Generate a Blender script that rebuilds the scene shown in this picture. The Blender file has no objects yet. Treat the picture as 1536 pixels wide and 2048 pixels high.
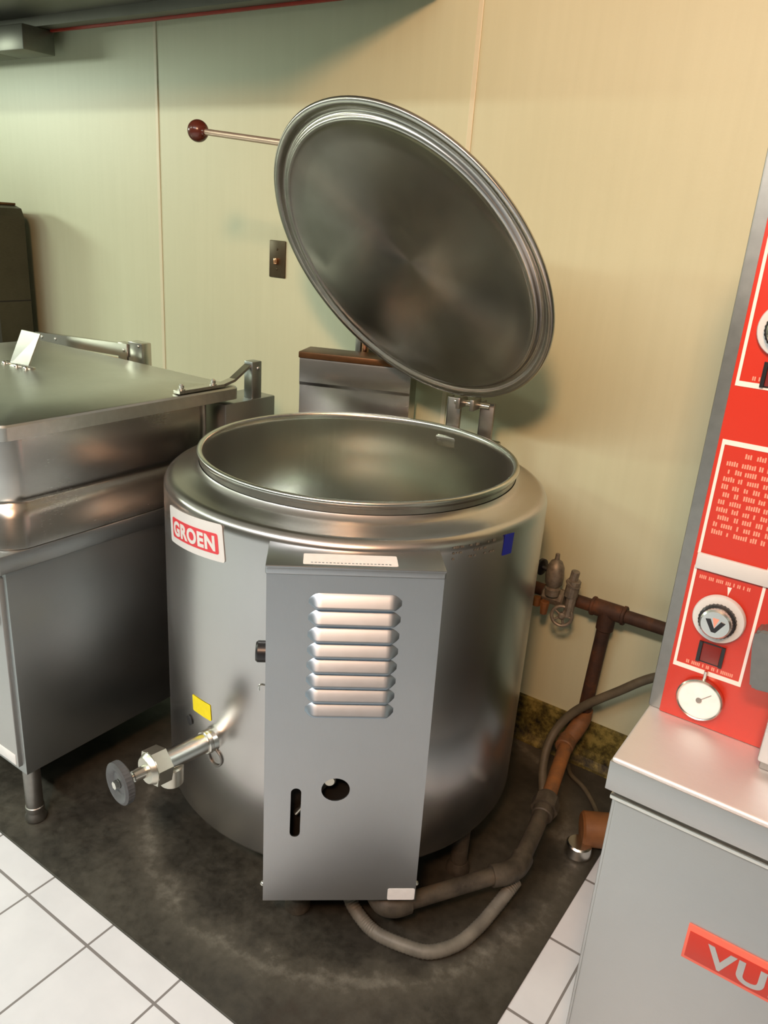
import bpy, bmesh, math, random
from math import sin, cos, pi, radians, sqrt, atan2
from mathutils import Vector, Matrix
random.seed(7)
S = bpy.context.scene
COL = S.collection

# ------------------------------------------------------------------ materials
def nodes_of(name):
    m = bpy.data.materials.new(name); m.use_nodes = True
    nt = m.node_tree
    return m, nt, nt.nodes['Principled BSDF']

def lk(nt, a, b): nt.links.new(a, b)

def ramp(nt, fac, stops):
    r = nt.nodes.new('ShaderNodeValToRGB')
    els = r.color_ramp.elements
    while len(els) < len(stops): els.new(0.5)
    for e, (p, c) in zip(els, stops):
        e.position = p; e.color = (*c, 1) if len(c) == 3 else c
    lk(nt, fac, r.inputs[0]); return r.outputs[0]

def coords(nt, scale=(1, 1, 1), kind='Object'):
    tc = nt.nodes.new('ShaderNodeTexCoord'); mp = nt.nodes.new('ShaderNodeMapping')
    mp.inputs['Scale'].default_value = scale
    lk(nt, tc.outputs[kind], mp.inputs[0]); return mp.outputs[0]

def noise(nt, vec, scale, detail=4, rough=0.55):
    n = nt.nodes.new('ShaderNodeTexNoise')
    n.inputs['Scale'].default_value = scale; n.inputs['Detail'].default_value = detail
    n.inputs['Roughness'].default_value = rough
    lk(nt, vec, n.inputs['Vector']); return n.outputs[0]

def bump(nt, b, h, strength, dist=0.002):
    n = nt.nodes.new('ShaderNodeBump'); n.inputs['Strength'].default_value = strength
    n.inputs['Distance'].default_value = dist
    lk(nt, h, n.inputs['Height']); lk(nt, n.outputs[0], b.inputs['Normal'])

def mathn(nt, op, a, b=None):
    n = nt.nodes.new('ShaderNodeMath'); n.operation = op
    for i, v in enumerate((a, b)):
        if v is None: continue
        if isinstance(v, (int, float)): n.inputs[i].default_value = v
        else: lk(nt, v, n.inputs[i])
    return n.outputs[0]

def plain(name, col, rough=0.5, metal=0.0, var=0.0, nscale=30, bmp=0.0, spec=None):
    m, nt, b = nodes_of(name)
    b.inputs['Roughness'].default_value = rough; b.inputs['Metallic'].default_value = metal
    if spec is not None: b.inputs['Specular IOR Level'].default_value = spec
    n = noise(nt, coords(nt), nscale)
    v = max(var, 0.02)
    c = ramp(nt, n, [(0.25, tuple(x * (1 - v) for x in col)), (0.75, tuple(min(1, x * (1 + v)) for x in col))])
    lk(nt, c, b.inputs['Base Color'])
    if bmp: bump(nt, b, n, bmp)
    return m

def steel(name, col=(0.56, 0.55, 0.52), rough=0.3, stretch=(1, 1, 1), aniso=0.0, blotch=0.10, radial=False, rvar=0.06, nscale=60, rot=0.0):
    m, nt, b = nodes_of(name)
    b.inputs['Metallic'].default_value = 1.0
    g = noise(nt, coords(nt, stretch), nscale, 3)
    bl = noise(nt, coords(nt), 5.0, 5)
    mix = mathn(nt, 'ADD', mathn(nt, 'MULTIPLY', g, 0.35), mathn(nt, 'MULTIPLY', bl, 0.65))
    lk(nt, ramp(nt, mix, [(0.3, tuple(c * (1 - blotch) for c in col)), (0.7, tuple(min(1, c * (1 + blotch)) for c in col))]), b.inputs['Base Color'])
    rr = mathn(nt, 'ADD', mathn(nt, 'MULTIPLY', mix, rvar * 2), rough - rvar)
    lk(nt, rr, b.inputs['Roughness'])
    if aniso:
        b.inputs['Anisotropic'].default_value = aniso
        b.inputs['Anisotropic Rotation'].default_value = rot
        if radial:
            t = nt.nodes.new('ShaderNodeTangent'); t.direction_type = 'RADIAL'; t.axis = 'Z'
            lk(nt, t.outputs[0], b.inputs['Tangent'])
    if not radial: bump(nt, b, g, 0.03, 0.0004)
    return m

M = {}
M['jacket'] = steel('brushed_jacket_steel', (0.54, 0.52, 0.505), 0.26, (14, 14, 0.4), 0.45, 0.035, True, rot=0.0, nscale=5, rvar=0.012)
M['bowl'] = steel('bowl_steel', (0.64, 0.65, 0.60), 0.23, (14, 14, 0.6), 0.65, 0.05, True, nscale=8, rvar=0.04)
M['lid'] = steel('lid_steel', (0.52, 0.50, 0.465), 0.24, (1, 1, 1), 0.85, 0.22, True, rot=0.0, nscale=6, rvar=0.03)
M['box'] = steel('box_steel', (0.45, 0.47, 0.485), 0.36, (30, 30, 1), 0.0, 0.05)
M['louver'] = steel('louver_steel', (0.40, 0.47, 0.54), 0.42, (1, 1, 1), 0.0, 0.04)
M['pan'] = steel('pan_steel', (0.52, 0.50, 0.46), 0.26, (1, 1, 12), 0.0, 0.10)
M['pantop'] = steel('pan_lid_steel', (0.62, 0.63, 0.59), 0.34, (20, 1, 1), 0.0, 0.14)
M['panel'] = steel('panel_steel', (0.40, 0.42, 0.42), 0.36, (1, 1, 20), 0.0, 0.06)
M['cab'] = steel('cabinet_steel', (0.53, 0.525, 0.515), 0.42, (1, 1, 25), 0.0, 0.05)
M['cabtop'] = steel('cabinet_top_steel', (0.80, 0.77, 0.765), 0.52, (1, 20, 1), 0.0, 0.05)  # paler, pinkish top: overhead light and red reflection partly put into the colour
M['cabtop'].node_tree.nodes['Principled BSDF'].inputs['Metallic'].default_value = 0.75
M['dull'] = steel('dull_steel', (0.30, 0.29, 0.27), 0.42, (1, 1, 1), 0.0, 0.15)
M['bright'] = steel('bright_steel', (0.72, 0.71, 0.66), 0.24, (1, 1, 1), 0.0, 0.05)
M['nickel'] = steel('nickel_bronze', (0.62, 0.60, 0.52), 0.33, (1, 1, 1), 0.0, 0.08)
M['flue'] = steel('flue_steel', (0.42, 0.41, 0.39), 0.24, (1, 1, 30), 0.0, 0.10)
M['hoodsteel'] = steel('hood_steel', (0.24, 0.24, 0.215), 0.45, (20, 1, 1), 0.0, 0.12)
M['darkbox'] = steel('sooty_steel', (0.085, 0.072, 0.056), 0.38, (1, 1, 10), 0.0, 0.25)
M['browntop'] = plain('heat_browned_steel', (0.10, 0.045, 0.015), 0.4, 0.6, 0.3, 20)
M['copper'] = plain('copper', (0.75, 0.38, 0.22), 0.25, 1.0, 0.15, 15)
M['tanrod'] = plain('tarnished_rod', (0.62, 0.48, 0.38), 0.35, 0.8, 0.1, 20)
M['black'] = plain('black_plastic', (0.012, 0.012, 0.014), 0.35)
M['rubber'] = plain('grey_phenolic', (0.075, 0.08, 0.085), 0.45, 0, 0.2, 40)
M['wood'] = plain('dark_red_wood', (0.085, 0.018, 0.010), 0.22, 0, 0.3, 25)
M['void'] = plain('matte_black', (0.010, 0.009, 0.007), 0.8)  # near-black for the box inside, skirt, pan underside and cabinet seam
M['white'] = plain('white_enamel', (0.56, 0.58, 0.58), 0.4)
M['paper'] = plain('white_paper_label', (0.82, 0.82, 0.82), 0.55, 0, 0.05, 60)
M['platewhite'] = plain('white_nameplate', (0.66, 0.68, 0.68), 0.35, 0, 0.06, 12)
M['logored'] = plain('nameplate_red', (0.62, 0.045, 0.06), 0.4)
M['yellow'] = plain('yellow_label', (0.85, 0.72, 0.0), 0.5, 0, 0.06, 60)
M['blue'] = plain('blue_sticker', (0.012, 0.02, 0.32), 0.45)
M['red'] = plain('red_control_panel', (0.50, 0.028, 0.011), 0.35, 0, 0.03, 8)
M['palepink'] = plain('faded_print', (0.80, 0.30, 0.22), 0.5)
M['frameline'] = plain('white_print', (0.85, 0.72, 0.68), 0.45)
M['badgeedge'] = plain('pale_red_badge_edge', (0.80, 0.14, 0.09), 0.4)
M['greyletter'] = steel('badge_letter_steel', (0.62, 0.60, 0.58), 0.4)
M['darkred'] = plain('dark_red_plastic', (0.16, 0.012, 0.008), 0.35)
M['redstrip'] = plain('red_paint', (0.30, 0.025, 0.012), 0.5, 0, 0.2, 12)
M['bronze'] = plain('bronze_plate', (0.07, 0.05, 0.025), 0.4, 0.5, 0.2, 20)
M['hose'] = plain('grey_flexible_hose', (0.16, 0.15, 0.125), 0.55, 0, 0.3, 25)
M['tanhose'] = plain('grimy_hose', (0.10, 0.085, 0.055), 0.6, 0, 0.35, 20)
M['orange'] = plain('orange_rubber', (0.26, 0.10, 0.03), 0.5, 0, 0.35, 14)
M['chalk'] = plain('scaled_metal', (0.20, 0.18, 0.145), 0.5, 0.4, 0.45, 60)

def rusty():
    m, nt, b = nodes_of('rusted_iron')
    n = noise(nt, coords(nt), 14, 8, 0.65)
    lk(nt, ramp(nt, n, [(0.30, (0.018, 0.010, 0.008)), (0.52, (0.055, 0.024, 0.012)), (0.72, (0.16, 0.055, 0.014))]), b.inputs['Base Color'])
    b.inputs['Roughness'].default_value = 0.7; b.inputs['Metallic'].default_value = 0.1
    bump(nt, b, n, 0.5, 0.004); return m
M['rust'] = rusty()
def rusty2():
    m, nt, b = nodes_of('orange_rusted_iron')
    n = noise(nt, coords(nt), 10, 8, 0.65)
    lk(nt, ramp(nt, n, [(0.30, (0.05, 0.03, 0.02)), (0.48, (0.16, 0.075, 0.03)), (0.72, (0.34, 0.13, 0.03))]), b.inputs['Base Color'])
    b.inputs['Roughness'].default_value = 0.65
    bump(nt, b, n, 0.5, 0.004); return m
M['rust2'] = rusty2()
def greasy():
    m, nt, b = nodes_of('greasy_grey_pipe')
    n = noise(nt, coords(nt), 18, 8, 0.65)
    lk(nt, ramp(nt, n, [(0.30, (0.03, 0.024, 0.017)), (0.6, (0.085, 0.07, 0.05)), (0.8, (0.13, 0.075, 0.035))]), b.inputs['Base Color'])
    b.inputs['Roughness'].default_value = 0.55
    bump(nt, b, n, 0.5, 0.004); return m
M['grease'] = greasy()

def wall_mat(name, c1, c2):
    m, nt, b = nodes_of(name)
    n = noise(nt, coords(nt), 1.6, 4)
    v = coords(nt, (14, 14, 0.7))
    st = noise(nt, v, 3.0, 5, 0.6)
    mix = mathn(nt, 'ADD', mathn(nt, 'MULTIPLY', n, 0.6), mathn(nt, 'MULTIPLY', st, 0.4))
    lk(nt, ramp(nt, mix, [(0.35, c1), (0.65, c2)]), b.inputs['Base Color'])
    b.inputs['Roughness'].default_value = 0.42
    fine = noise(nt, coords(nt), 140, 3)
    bump(nt, b, fine, 0.12, 0.0015)
    return m
M['wall'] = wall_mat('cream_wall_panel', (0.555, 0.595, 0.42), (0.595, 0.635, 0.455))
M['seam'] = plain('cream_seam_strip', (0.66, 0.65, 0.48), 0.4)
M['offwhite'] = plain('off_white_paint', (0.55, 0.54, 0.50), 0.7, 0, 0.05, 3)
M['dimwall'] = plain('grey_room_paint', (0.22, 0.21, 0.19), 0.7, 0, 0.05, 3)
M['ceil'] = plain('white_ceiling', (0.62, 0.61, 0.58), 0.8, 0, 0.04, 4)

def tile_mat():
    m, nt, b = nodes_of('white_floor_tile')
    tc = nt.nodes.new('ShaderNodeTexCoord'); sx = nt.nodes.new('ShaderNodeSeparateXYZ')
    lk(nt, tc.outputs['Object'], sx.inputs[0])
    T = 0.2218
    def line(sock, x0, w):
        f = mathn(nt, 'FRACT', mathn(nt, 'ADD', mathn(nt, 'DIVIDE', mathn(nt, 'SUBTRACT', sock, x0), T), 100.5))
        d = mathn(nt, 'ABSOLUTE', mathn(nt, 'SUBTRACT', f, 0.5))
        return mathn(nt, 'LESS_THAN', d, w / T / 2)
    g = mathn(nt, 'MAXIMUM', line(sx.outputs[0], -1.4172, 0.0055), line(sx.outputs[1], 0.7444, 0.0065))
    n = noise(nt, coords(nt), 9, 5)
    tile = ramp(nt, n, [(0.3, (0.665, 0.69, 0.735)), (0.7, (0.73, 0.755, 0.80))])
    mx = nt.nodes.new('ShaderNodeMix'); mx.data_type = 'RGBA'
    lk(nt, g, mx.inputs[0]); lk(nt, tile, mx.inputs[6]); mx.inputs[7].default_value = (0.22, 0.21, 0.21, 1)
    lk(nt, mx.outputs[2], b.inputs['Base Color'])
    b.inputs['Roughness'].default_value = 0.35
    inv = mathn(nt, 'SUBTRACT', 1.0, g)
    bump(nt, b, inv, 0.3, 0.002)
    return m
M['tile'] = tile_mat()

KX, KY = -1.0708, 1.4852
def slab_mat():
    m, nt, b = nodes_of('grimy_dark_slab')
    v = coords(nt)
    n1 = noise(nt, v, 5, 8, 0.62); n2 = noise(nt, v, 38, 6, 0.7)
    mix = mathn(nt, 'ADD', mathn(nt, 'MULTIPLY', n1, 0.65), mathn(nt, 'MULTIPLY', n2, 0.35))
    # uneven paler ring round the kettle base, its radius varied by noise
    tc = nt.nodes.new('ShaderNodeTexCoord'); vs = nt.nodes.new('ShaderNodeVectorMath'); vs.operation = 'SUBTRACT'
    lk(nt, tc.outputs['Object'], vs.inputs[0]); vs.inputs[1].default_value = (KX + 0.06, KY + 0.02, 0)
    ln = nt.nodes.new('ShaderNodeVectorMath'); ln.operation = 'LENGTH'; lk(nt, vs.outputs[0], ln.inputs[0])
    r = mathn(nt, 'ADD', ln.outputs['Value'], mathn(nt, 'MULTIPLY', n1, 0.16))
    ring = mathn(nt, 'SUBTRACT', 1.0, mathn(nt, 'MINIMUM', mathn(nt, 'MULTIPLY', mathn(nt, 'ABSOLUTE', mathn(nt, 'SUBTRACT', r, 0.665)), 16.0), 1.0))
    mix2 = mathn(nt, 'ADD', mix, mathn(nt, 'MULTIPLY', ring, 0.20))
    lk(nt, ramp(nt, mix2, [(0.30, (0.010, 0.009, 0.007)), (0.46, (0.032, 0.0295, 0.023)), (0.66, (0.072, 0.067, 0.053)), (0.88, (0.20, 0.19, 0.16))]), b.inputs['Base Color'])
    lk(nt, ramp(nt, n2, [(0.3, (0.42,) * 3), (0.7, (0.62,) * 3)]), b.inputs['Roughness'])
    bump(nt, b, mix, 0.35, 0.004)
    return m
M['slab'] = slab_mat()

def cove_mat():
    m, nt, b = nodes_of('grimy_yellow_cove')
    n = noise(nt, coords(nt, (1, 1, 1)), 22, 8, 0.7)
    lk(nt, ramp(nt, n, [(0.38, (0.012, 0.010, 0.005)), (0.5, (0.10, 0.085, 0.02)), (0.62, (0.26, 0.22, 0.06))]), b.inputs['Base Color'])
    b.inputs['Roughness'].default_value = 0.5
    bump(nt, b, n, 0.4, 0.004); return m
M['cove'] = cove_mat()

# ------------------------------------------------------------------ mesh helpers
def NB(): return bmesh.new()

def box(bm, x0, x1, y0, y1, z0, z1, bev=0.0, seg=2, mat=None):
    vs = [bm.verts.new((x, y, z)) for x in (x0, x1) for y in (y0, y1) for z in (z0, z1)]
    idx = [(0, 1, 3, 2), (4, 6, 7, 5), (0, 4, 5, 1), (2, 3, 7, 6), (0, 2, 6, 4), (1, 5, 7, 3)]
    fs = [bm.faces.new([vs[i] for i in f]) for f in idx]
    if bev:
        es = list({e for f in fs for e in f.edges})
        r = bmesh.ops.bevel(bm, geom=es, offset=bev, segments=seg, profile=0.5, affect='EDGES')
        vs = list({v for v in r['verts']} | {v for v in vs if v.is_valid})
    if mat is not None:
        bmesh.ops.transform(bm, matrix=mat, verts=[v for v in vs if v.is_valid])
    return bm

def lathe(bm, prof, seg=64, mat=None, closed=False, cap0=False, cap1=False):
    """prof: list of (r, z)."""
    rings = []
    for r, z in prof:
        if r < 1e-6:
            v = bm.verts.new((0, 0, z)); rings.append([v] * seg)
        else:
            rings.append([bm.verts.new((r * cos(2 * pi * i / seg), r * sin(2 * pi * i / seg), z)) for i in range(seg)])
    new = {v for r in rings for v in r}
    pairs = list(zip(rings, rings[1:]))
    if closed: pairs.append((rings[-1], rings[0]))
    for a, b in pairs:
        for i in range(seg):
            j = (i + 1) % seg
            q = []
            for v in (a[i], a[j], b[j], b[i]):
                if v not in q: q.append(v)
            if len(q) > 2:
                try: bm.faces.new(q)
                except ValueError: pass
    if cap0: bm.faces.new(list(reversed(rings[0])))
    if cap1: bm.faces.new(rings[-1])
    if mat is not None: bmesh.ops.transform(bm, matrix=mat, verts=list(new))
    return bm

def frame(p, d, up=(0, 0, 1)):
    """matrix with local Z along d at p"""
    z = Vector(d).normalized(); u = Vector(up)
    if abs(z.dot(u)) > 0.98: u = Vector((1, 0, 0))
    x = u.cross(z).normalized(); y = z.cross(x)
    return Matrix(((x.x, y.x, z.x, p[0]), (x.y, y.y, z.y, p[1]), (x.z, y.z, z.z, p[2]), (0, 0, 0, 1)))

def cyl(bm, p0, p1, r0, r1=None, seg=24, bev=0.0):
    p0, p1 = Vector(p0), Vector(p1); L = (p1 - p0).length
    r1 = r0 if r1 is None else r1
    if bev: prof = [(r0 - bev, 0), (r0, bev), (r1, L - bev), (r1 - bev, L)]
    else: prof = [(r0, 0), (r1, L)]
    return lathe(bm, prof, seg, frame(p0, p1 - p0), cap0=True, cap1=True)

def smooth_path(pts, n=8):
    P = [Vector(p) for p in pts]; out = []
    for i in range(len(P) - 1):
        p0 = P[max(i - 1, 0)]; p1 = P[i]; p2 = P[i + 1]; p3 = P[min(i + 2, len(P) - 1)]
        for k in range(n):
            t = k / n
            out.append(0.5 * ((2 * p1) + (p2 - p0) * t + (2 * p0 - 5 * p1 + 4 * p2 - p3) * t * t + (3 * p1 - p0 - 3 * p2 + p3) * t ** 3))
    out.append(P[-1]); return out

def tube(bm, pts, r, seg=16, ridge=0.0):
    pts = [Vector(p) for p in pts]; rings = []
    t0 = (pts[1] - pts[0]).normalized()
    n = t0.orthogonal().normalized()
    for i, p in enumerate(pts):
        t = (pts[min(i + 1, len(pts) - 1)] - pts[max(i - 1, 0)]).normalized()
        n = (n - t * n.dot(t)).normalized(); b = t.cross(n)
        rr = (r if not callable(r) else r(i)) + (ridge if i % 2 else 0)
        rings.append([bm.verts.new(p + (n * cos(2 * pi * k / seg) + b * sin(2 * pi * k / seg)) * rr) for k in range(seg)])
    for a, b in zip(rings, rings[1:]):
        for k in range(seg):
            bm.faces.new((a[k], a[(k + 1) % seg], b[(k + 1) % seg], b[k]))
    bm.faces.new(list(reversed(rings[0]))); bm.faces.new(rings[-1])
    return bm

def prism(bm, poly, d, mat=None):
    """poly: 2D points in local XY, extruded along local +Z by d"""
    a = [bm.verts.new((x, y, 0)) for x, y in poly]; b = [bm.verts.new((x, y, d)) for x, y in poly]
    n = len(poly)
    bm.faces.new(list(reversed(a))); bm.faces.new(b)
    for i in range(n): bm.faces.new((a[i], a[(i + 1) % n], b[(i + 1) % n], b[i]))
    if mat is not None: bmesh.ops.transform(bm, matrix=mat, verts=a + b)
    return bm

def rrect(w, h, r, n=6, cx=0.0, cy=0.0):
    out = []
    for (sx, sy, a0) in ((1, 1, 0), (-1, 1, pi / 2), (-1, -1, pi), (1, -1, 3 * pi / 2)):
        for k in range(n + 1):
            a = a0 + pi / 2 * k / n
            out.append((cx + sx * (w / 2 - r) + r * cos(a), cy + sy * (h / 2 - r) + r * sin(a)))
    return out

def loft(bm, loops, cap0=True, cap1=True):
    R = [[bm.verts.new(p) for p in L] for L in loops]
    for a, b in zip(R, R[1:]):
        n = len(a)
        for i in range(n): bm.faces.new((a[i], a[(i + 1) % n], b[(i + 1) % n], b[i]))
    if cap0: bm.faces.new(list(reversed(R[0])))
    if cap1: bm.faces.new(R[-1])
    return bm

def dome(bm, p, d, r, h=None, seg=16):
    h = r if h is None else h
    prof = [(r * cos(a), h * sin(a)) for a in [k * pi / 2 / 6 for k in range(7)]]
    prof[-1] = (0, h)
    return lathe(bm, prof, seg, frame(p, d), cap0=True)

def plate_holes(outer, holes, d):
    """flat plate in local XY with holes, thickness d along -Z"""
    bm = NB()
    es = []
    for loop in [outer] + holes:
        vs = [bm.verts.new((x, y, 0)) for x, y in loop]
        for i in range(len(vs)): es.append(bm.edges.new((vs[i], vs[(i + 1) % len(vs)])))
    bmesh.ops.triangle_fill(bm, use_beauty=True, use_dissolve=False, edges=es, normal=(0, 0, 1))
    r = bmesh.ops.extrude_face_region(bm, geom=list(bm.faces))
    bmesh.ops.translate(bm, vec=(0, 0, -d), verts=[v for v in r['geom'] if isinstance(v, bmesh.types.BMVert)])
    bmesh.ops.recalc_face_normals(bm, faces=list(bm.faces))
    return bm

def text_bm(body, size, depth=0.0006, bold=0.0, spacing=1.0):
    cu = bpy.data.curves.new('lettering_curve', 'FONT'); cu.body = body; cu.size = size
    cu.align_x = 'CENTER'; cu.align_y = 'CENTER'; cu.extrude = depth / 2; cu.offset = bold; cu.space_character = spacing
    o = bpy.data.objects.new('lettering_tmp', cu); COL.objects.link(o)
    dg = bpy.context.evaluated_depsgraph_get(); dg.update()
    me = bpy.data.meshes.new_from_object(o.evaluated_get(dg))
    bpy.data.objects.remove(o); bpy.data.curves.remove(cu)
    bm = NB(); bm.from_mesh(me); bpy.data.meshes.remove(me)
    bmesh.ops.translate(bm, vec=(0, 0, depth / 2), verts=list(bm.verts))
    return bm

def fit_xy(bm, w, h):
    xs = [v.co.x for v in bm.verts]; ys = [v.co.y for v in bm.verts]
    cx, cy = (min(xs) + max(xs)) / 2, (min(ys) + max(ys)) / 2
    fx, fy = w / (max(xs) - min(xs)), h / (max(ys) - min(ys))
    for v in bm.verts: v.co.x = (v.co.x - cx) * fx; v.co.y = (v.co.y - cy) * fy
    return bm

def obj(name, bm, mat, parent=None, smooth=True, angle=35, matrix=None, world=True):
    """world=True: mesh is written in world coordinates and moved into the parent's frame"""
    bmesh.ops.recalc_face_normals(bm, faces=list(bm.faces))
    if parent is not None and world:
        off = root_loc(parent)
        bmesh.ops.translate(bm, vec=-off, verts=list(bm.verts))
    me = bpy.data.meshes.new(name)
    bm.to_mesh(me); bm.free()
    me.materials.append(M[mat] if isinstance(mat, str) else mat)
    o = bpy.data.objects.new(name, me); COL.objects.link(o)
    if parent is not None: o.parent = parent
    if matrix is not None: o.matrix_local = matrix
    if smooth:
        me.polygons.foreach_set('use_smooth', [True] * len(me.polygons))
        try: me.set_sharp_from_angle(angle=radians(angle))
        except Exception: pass
    return o

def root_loc(o):
    while o.parent is not None: o = o.parent
    return Vector(o.location)

def thing(name, label, cat, loc=(0, 0, 0), group=None):
    o = bpy.data.objects.new(name, None); COL.objects.link(o)
    o.empty_display_size = 0.1
    o.location = loc; o['label'] = label; o['category'] = cat
    if group: o['group'] = group
    return o

def tag(o, label, cat, group=None):
    o['label'] = label; o['category'] = cat
    if group: o['group'] = group
    return o

def struct(name, bm, mat, smooth=False):
    o = obj(name, bm, mat, None, smooth); o['kind'] = 'structure'; return o

# ------------------------------------------------------------------ the room
YW = 2.08
struct('floor', box(NB(), -6.5, 2.6, -4.2, YW, -0.10, 0.0), 'tile')
struct('floor_slab', box(NB(), -6.5, -0.39, 0.8131, YW - 0.02, -0.02, 0.004, 0.002), 'slab')
struct('wall_back', box(NB(), -6.5, 2.6, YW, YW + 0.1, -0.1, 3.1), 'wall')
struct('wall_left', box(NB(), -6.6, -6.5, -4.2, YW, -0.1, 3.1), 'offwhite')
struct('wall_right', box(NB(), 2.6, 2.7, -4.2, YW, -0.1, 3.1), 'dimwall')
struct('wall_front', box(NB(), -6.5, 2.6, -4.3, -4.2, -0.1, 3.1), 'dimwall')
struct('ceiling', box(NB(), -6.5, 2.6, -4.2, YW, 2.95, 3.05), 'ceil')
bm = NB()
cov = [(YW, 0.0), (YW - 0.035, 0.0), (YW - 0.032, 0.012), (YW - 0.020, 0.035), (YW - 0.014, 0.06), (YW - 0.012, 0.15), (YW, 0.153)]
loft(bm, [[(-6.5, y, z) for y, z in cov], [(2.6, y, z) for y, z in cov]])
struct('baseboard_back', bm, 'cove')
for i, x in enumerate((-2.472, -1.191)):
    bm = box(NB(), x - 0.008, x + 0.008, YW - 0.004, YW, 0.153, 2.95, 0.002)
    struct('trim_%d' % (i + 1), bm, 'seam')

# ------------------------------------------------------------------ steam kettle
K = Vector((KX, KY, 0))
kettle = thing('steam_kettle', 'large round stainless steel kettle with raised lid and louvered control box', 'steam kettle', K)
R = 0.457
def kobj(name, bm, mat, parent=None, **kw): return obj(name, bm, mat, parent or kettle, world=False, **kw)

prof = [(0.30, 0.178), (0.443, 0.170), (0.452, 0.172), (R, 0.182), (R, 0.55), (R, 0.935)]
for k in range(1, 7):
    a = k * pi / 2 / 6 * 0.93
    prof.append((R - 0.026 + 0.026 * cos(a), 0.940 + 0.026 * sin(a)))
prof += [(0.420, 0.9675), (0.392, 0.977), (0.383, 0.983), (0.378, 0.990)]
jacket = kobj('jacket', lathe(NB(), prof, 128), 'jacket', angle=40)
prof = [(0.377, 0.975), (0.376, 1.000), (0.3775, 1.004), (0.3815, 1.008), (0.383, 1.013), (0.381, 1.0175), (0.376, 1.0195), (0.371, 1.0175), (0.3685, 1.012), (0.367, 1.0)]
prof += [(0.366, 0.9), (0.366, 0.75)]
for k in range(1, 13):
    a = k * pi / 2 / 12
    prof.append((max(0.366 * cos(a), 0), 0.75 - 0.30 * sin(a)))
prof[-1] = (0, 0.45)
kobj('bowl', lathe(NB(), prof, 128), 'bowl', angle=60)
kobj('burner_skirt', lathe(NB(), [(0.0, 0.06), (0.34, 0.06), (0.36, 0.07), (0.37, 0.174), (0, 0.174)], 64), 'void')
for a in (-66, 60, 180, -5):
    ca, sa = cos(radians(a)), sin(radians(a))
    bm = NB(); rr = 0.41
    cyl(bm, (rr * ca, rr * sa, 0.035), (rr * ca, rr * sa, 0.178), 0.021)
    lathe(bm, [(0.019, 0.004), (0.03, 0.006), (0.03, 0.016), (0.022, 0.035)], 24, Matrix.Translation((rr * ca, rr * sa, 0)), cap0=True, cap1=True)
    kobj('leg', bm, 'grease')

# control box, local frame: x along the face, y outwards (negative = towards viewer), z up
CV = Vector((0.778, 0.629, 0)).normalized(); CN = Vector((0.629, -0.778, 0)).normalized()
CB = Matrix(((CV.x, -CN.x, 0, 0), (CV.y, -CN.y, 0, 0), (0, 0, 1, 0), (0, 0, 0, 1)))
A0, A1, D0, Z0, Z1 = -0.180, 0.145, 0.525, 0.157, 0.945
def slotpts(cx, cz, hw, hh, n=8):
    out = []
    for s, a0 in ((1, 0), (-1, pi)):
        for k in range(n + 1):
            a = a0 + pi * k / n
            out.append((cx + hw * cos(a), cz + s * (hh - hw) + hw * sin(a)))
    return out
outer = [(A0, Z0), (A1 + 0.003, Z0), (A1 - 0.004, Z1 - 0.012), (A0 - 0.004, Z1 - 0.012)]
hole = [(-0.0375 + 0.029 * cos(2 * pi * k / 28), 0.449 + 0.028 * sin(2 * pi * k / 28)) for k in range(28)]
slot = slotpts(-0.117, 0.390, 0.0105, 0.0615)
bm = plate_holes(outer, [slot, hole], 0.003)
# plate XY -> box (a, z); -Z -> inwards
PL = CB @ Matrix(((1, 0, 0, 0), (0, 0, -1, -D0), (0, 1, 0, 0), (0, 0, 0, 1)))
bmesh.ops.transform(bm, matrix=PL, verts=list(bm.verts))
for ab, at in ((A0 + 0.0002, A0 - 0.0038), (A1 - 0.0002, A1 - 0.0072)):
    loft(bm, [[CB @ Vector((a, y, z)) for a, y in ((ac, -D0 + 0.0005), (ac + 0.003, -D0 + 0.0005), (ac + 0.003, -0.40), (ac, -0.40))] for ac, z in ((ab, Z0), (at, Z1 - 0.004))])
box(bm, A0 - 0.006, A1 - 0.002, -D0 - 0.005, -0.405, Z1 - 0.006, Z1, 0.0015, mat=CB)
box(bm, A0 - 0.006, A1 - 0.002, -D0 - 0.005, -D0 + 0.001, Z1 - 0.018, Z1 - 0.0005, 0.0035, 3, mat=CB)
cbox = kobj('control_box', bm, 'box', angle=30)
# inside of the box, seen through the two openings
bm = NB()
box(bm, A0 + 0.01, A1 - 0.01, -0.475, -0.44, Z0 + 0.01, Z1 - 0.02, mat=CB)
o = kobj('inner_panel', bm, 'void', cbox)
bm = NB()
c = CB @ Vector((-0.05, -0.505, 0.455))
cyl(bm, CB @ Vector((-0.050, -0.476, 0.458)), CB @ Vector((-0.050, -0.512, 0.458)), 0.016, 0.013, bev=0.003)
cyl(bm, CB @ Vector((-0.075, -0.49, 0.435)), CB @ Vector((0.0, -0.49, 0.47)), 0.004)
cyl(bm, CB @ Vector((-0.050, -0.49, 0.445)), CB @ Vector((-0.117, -0.49, 0.36)), 0.006)
kobj('gas_control', bm, 'nickel', cbox)
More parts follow.
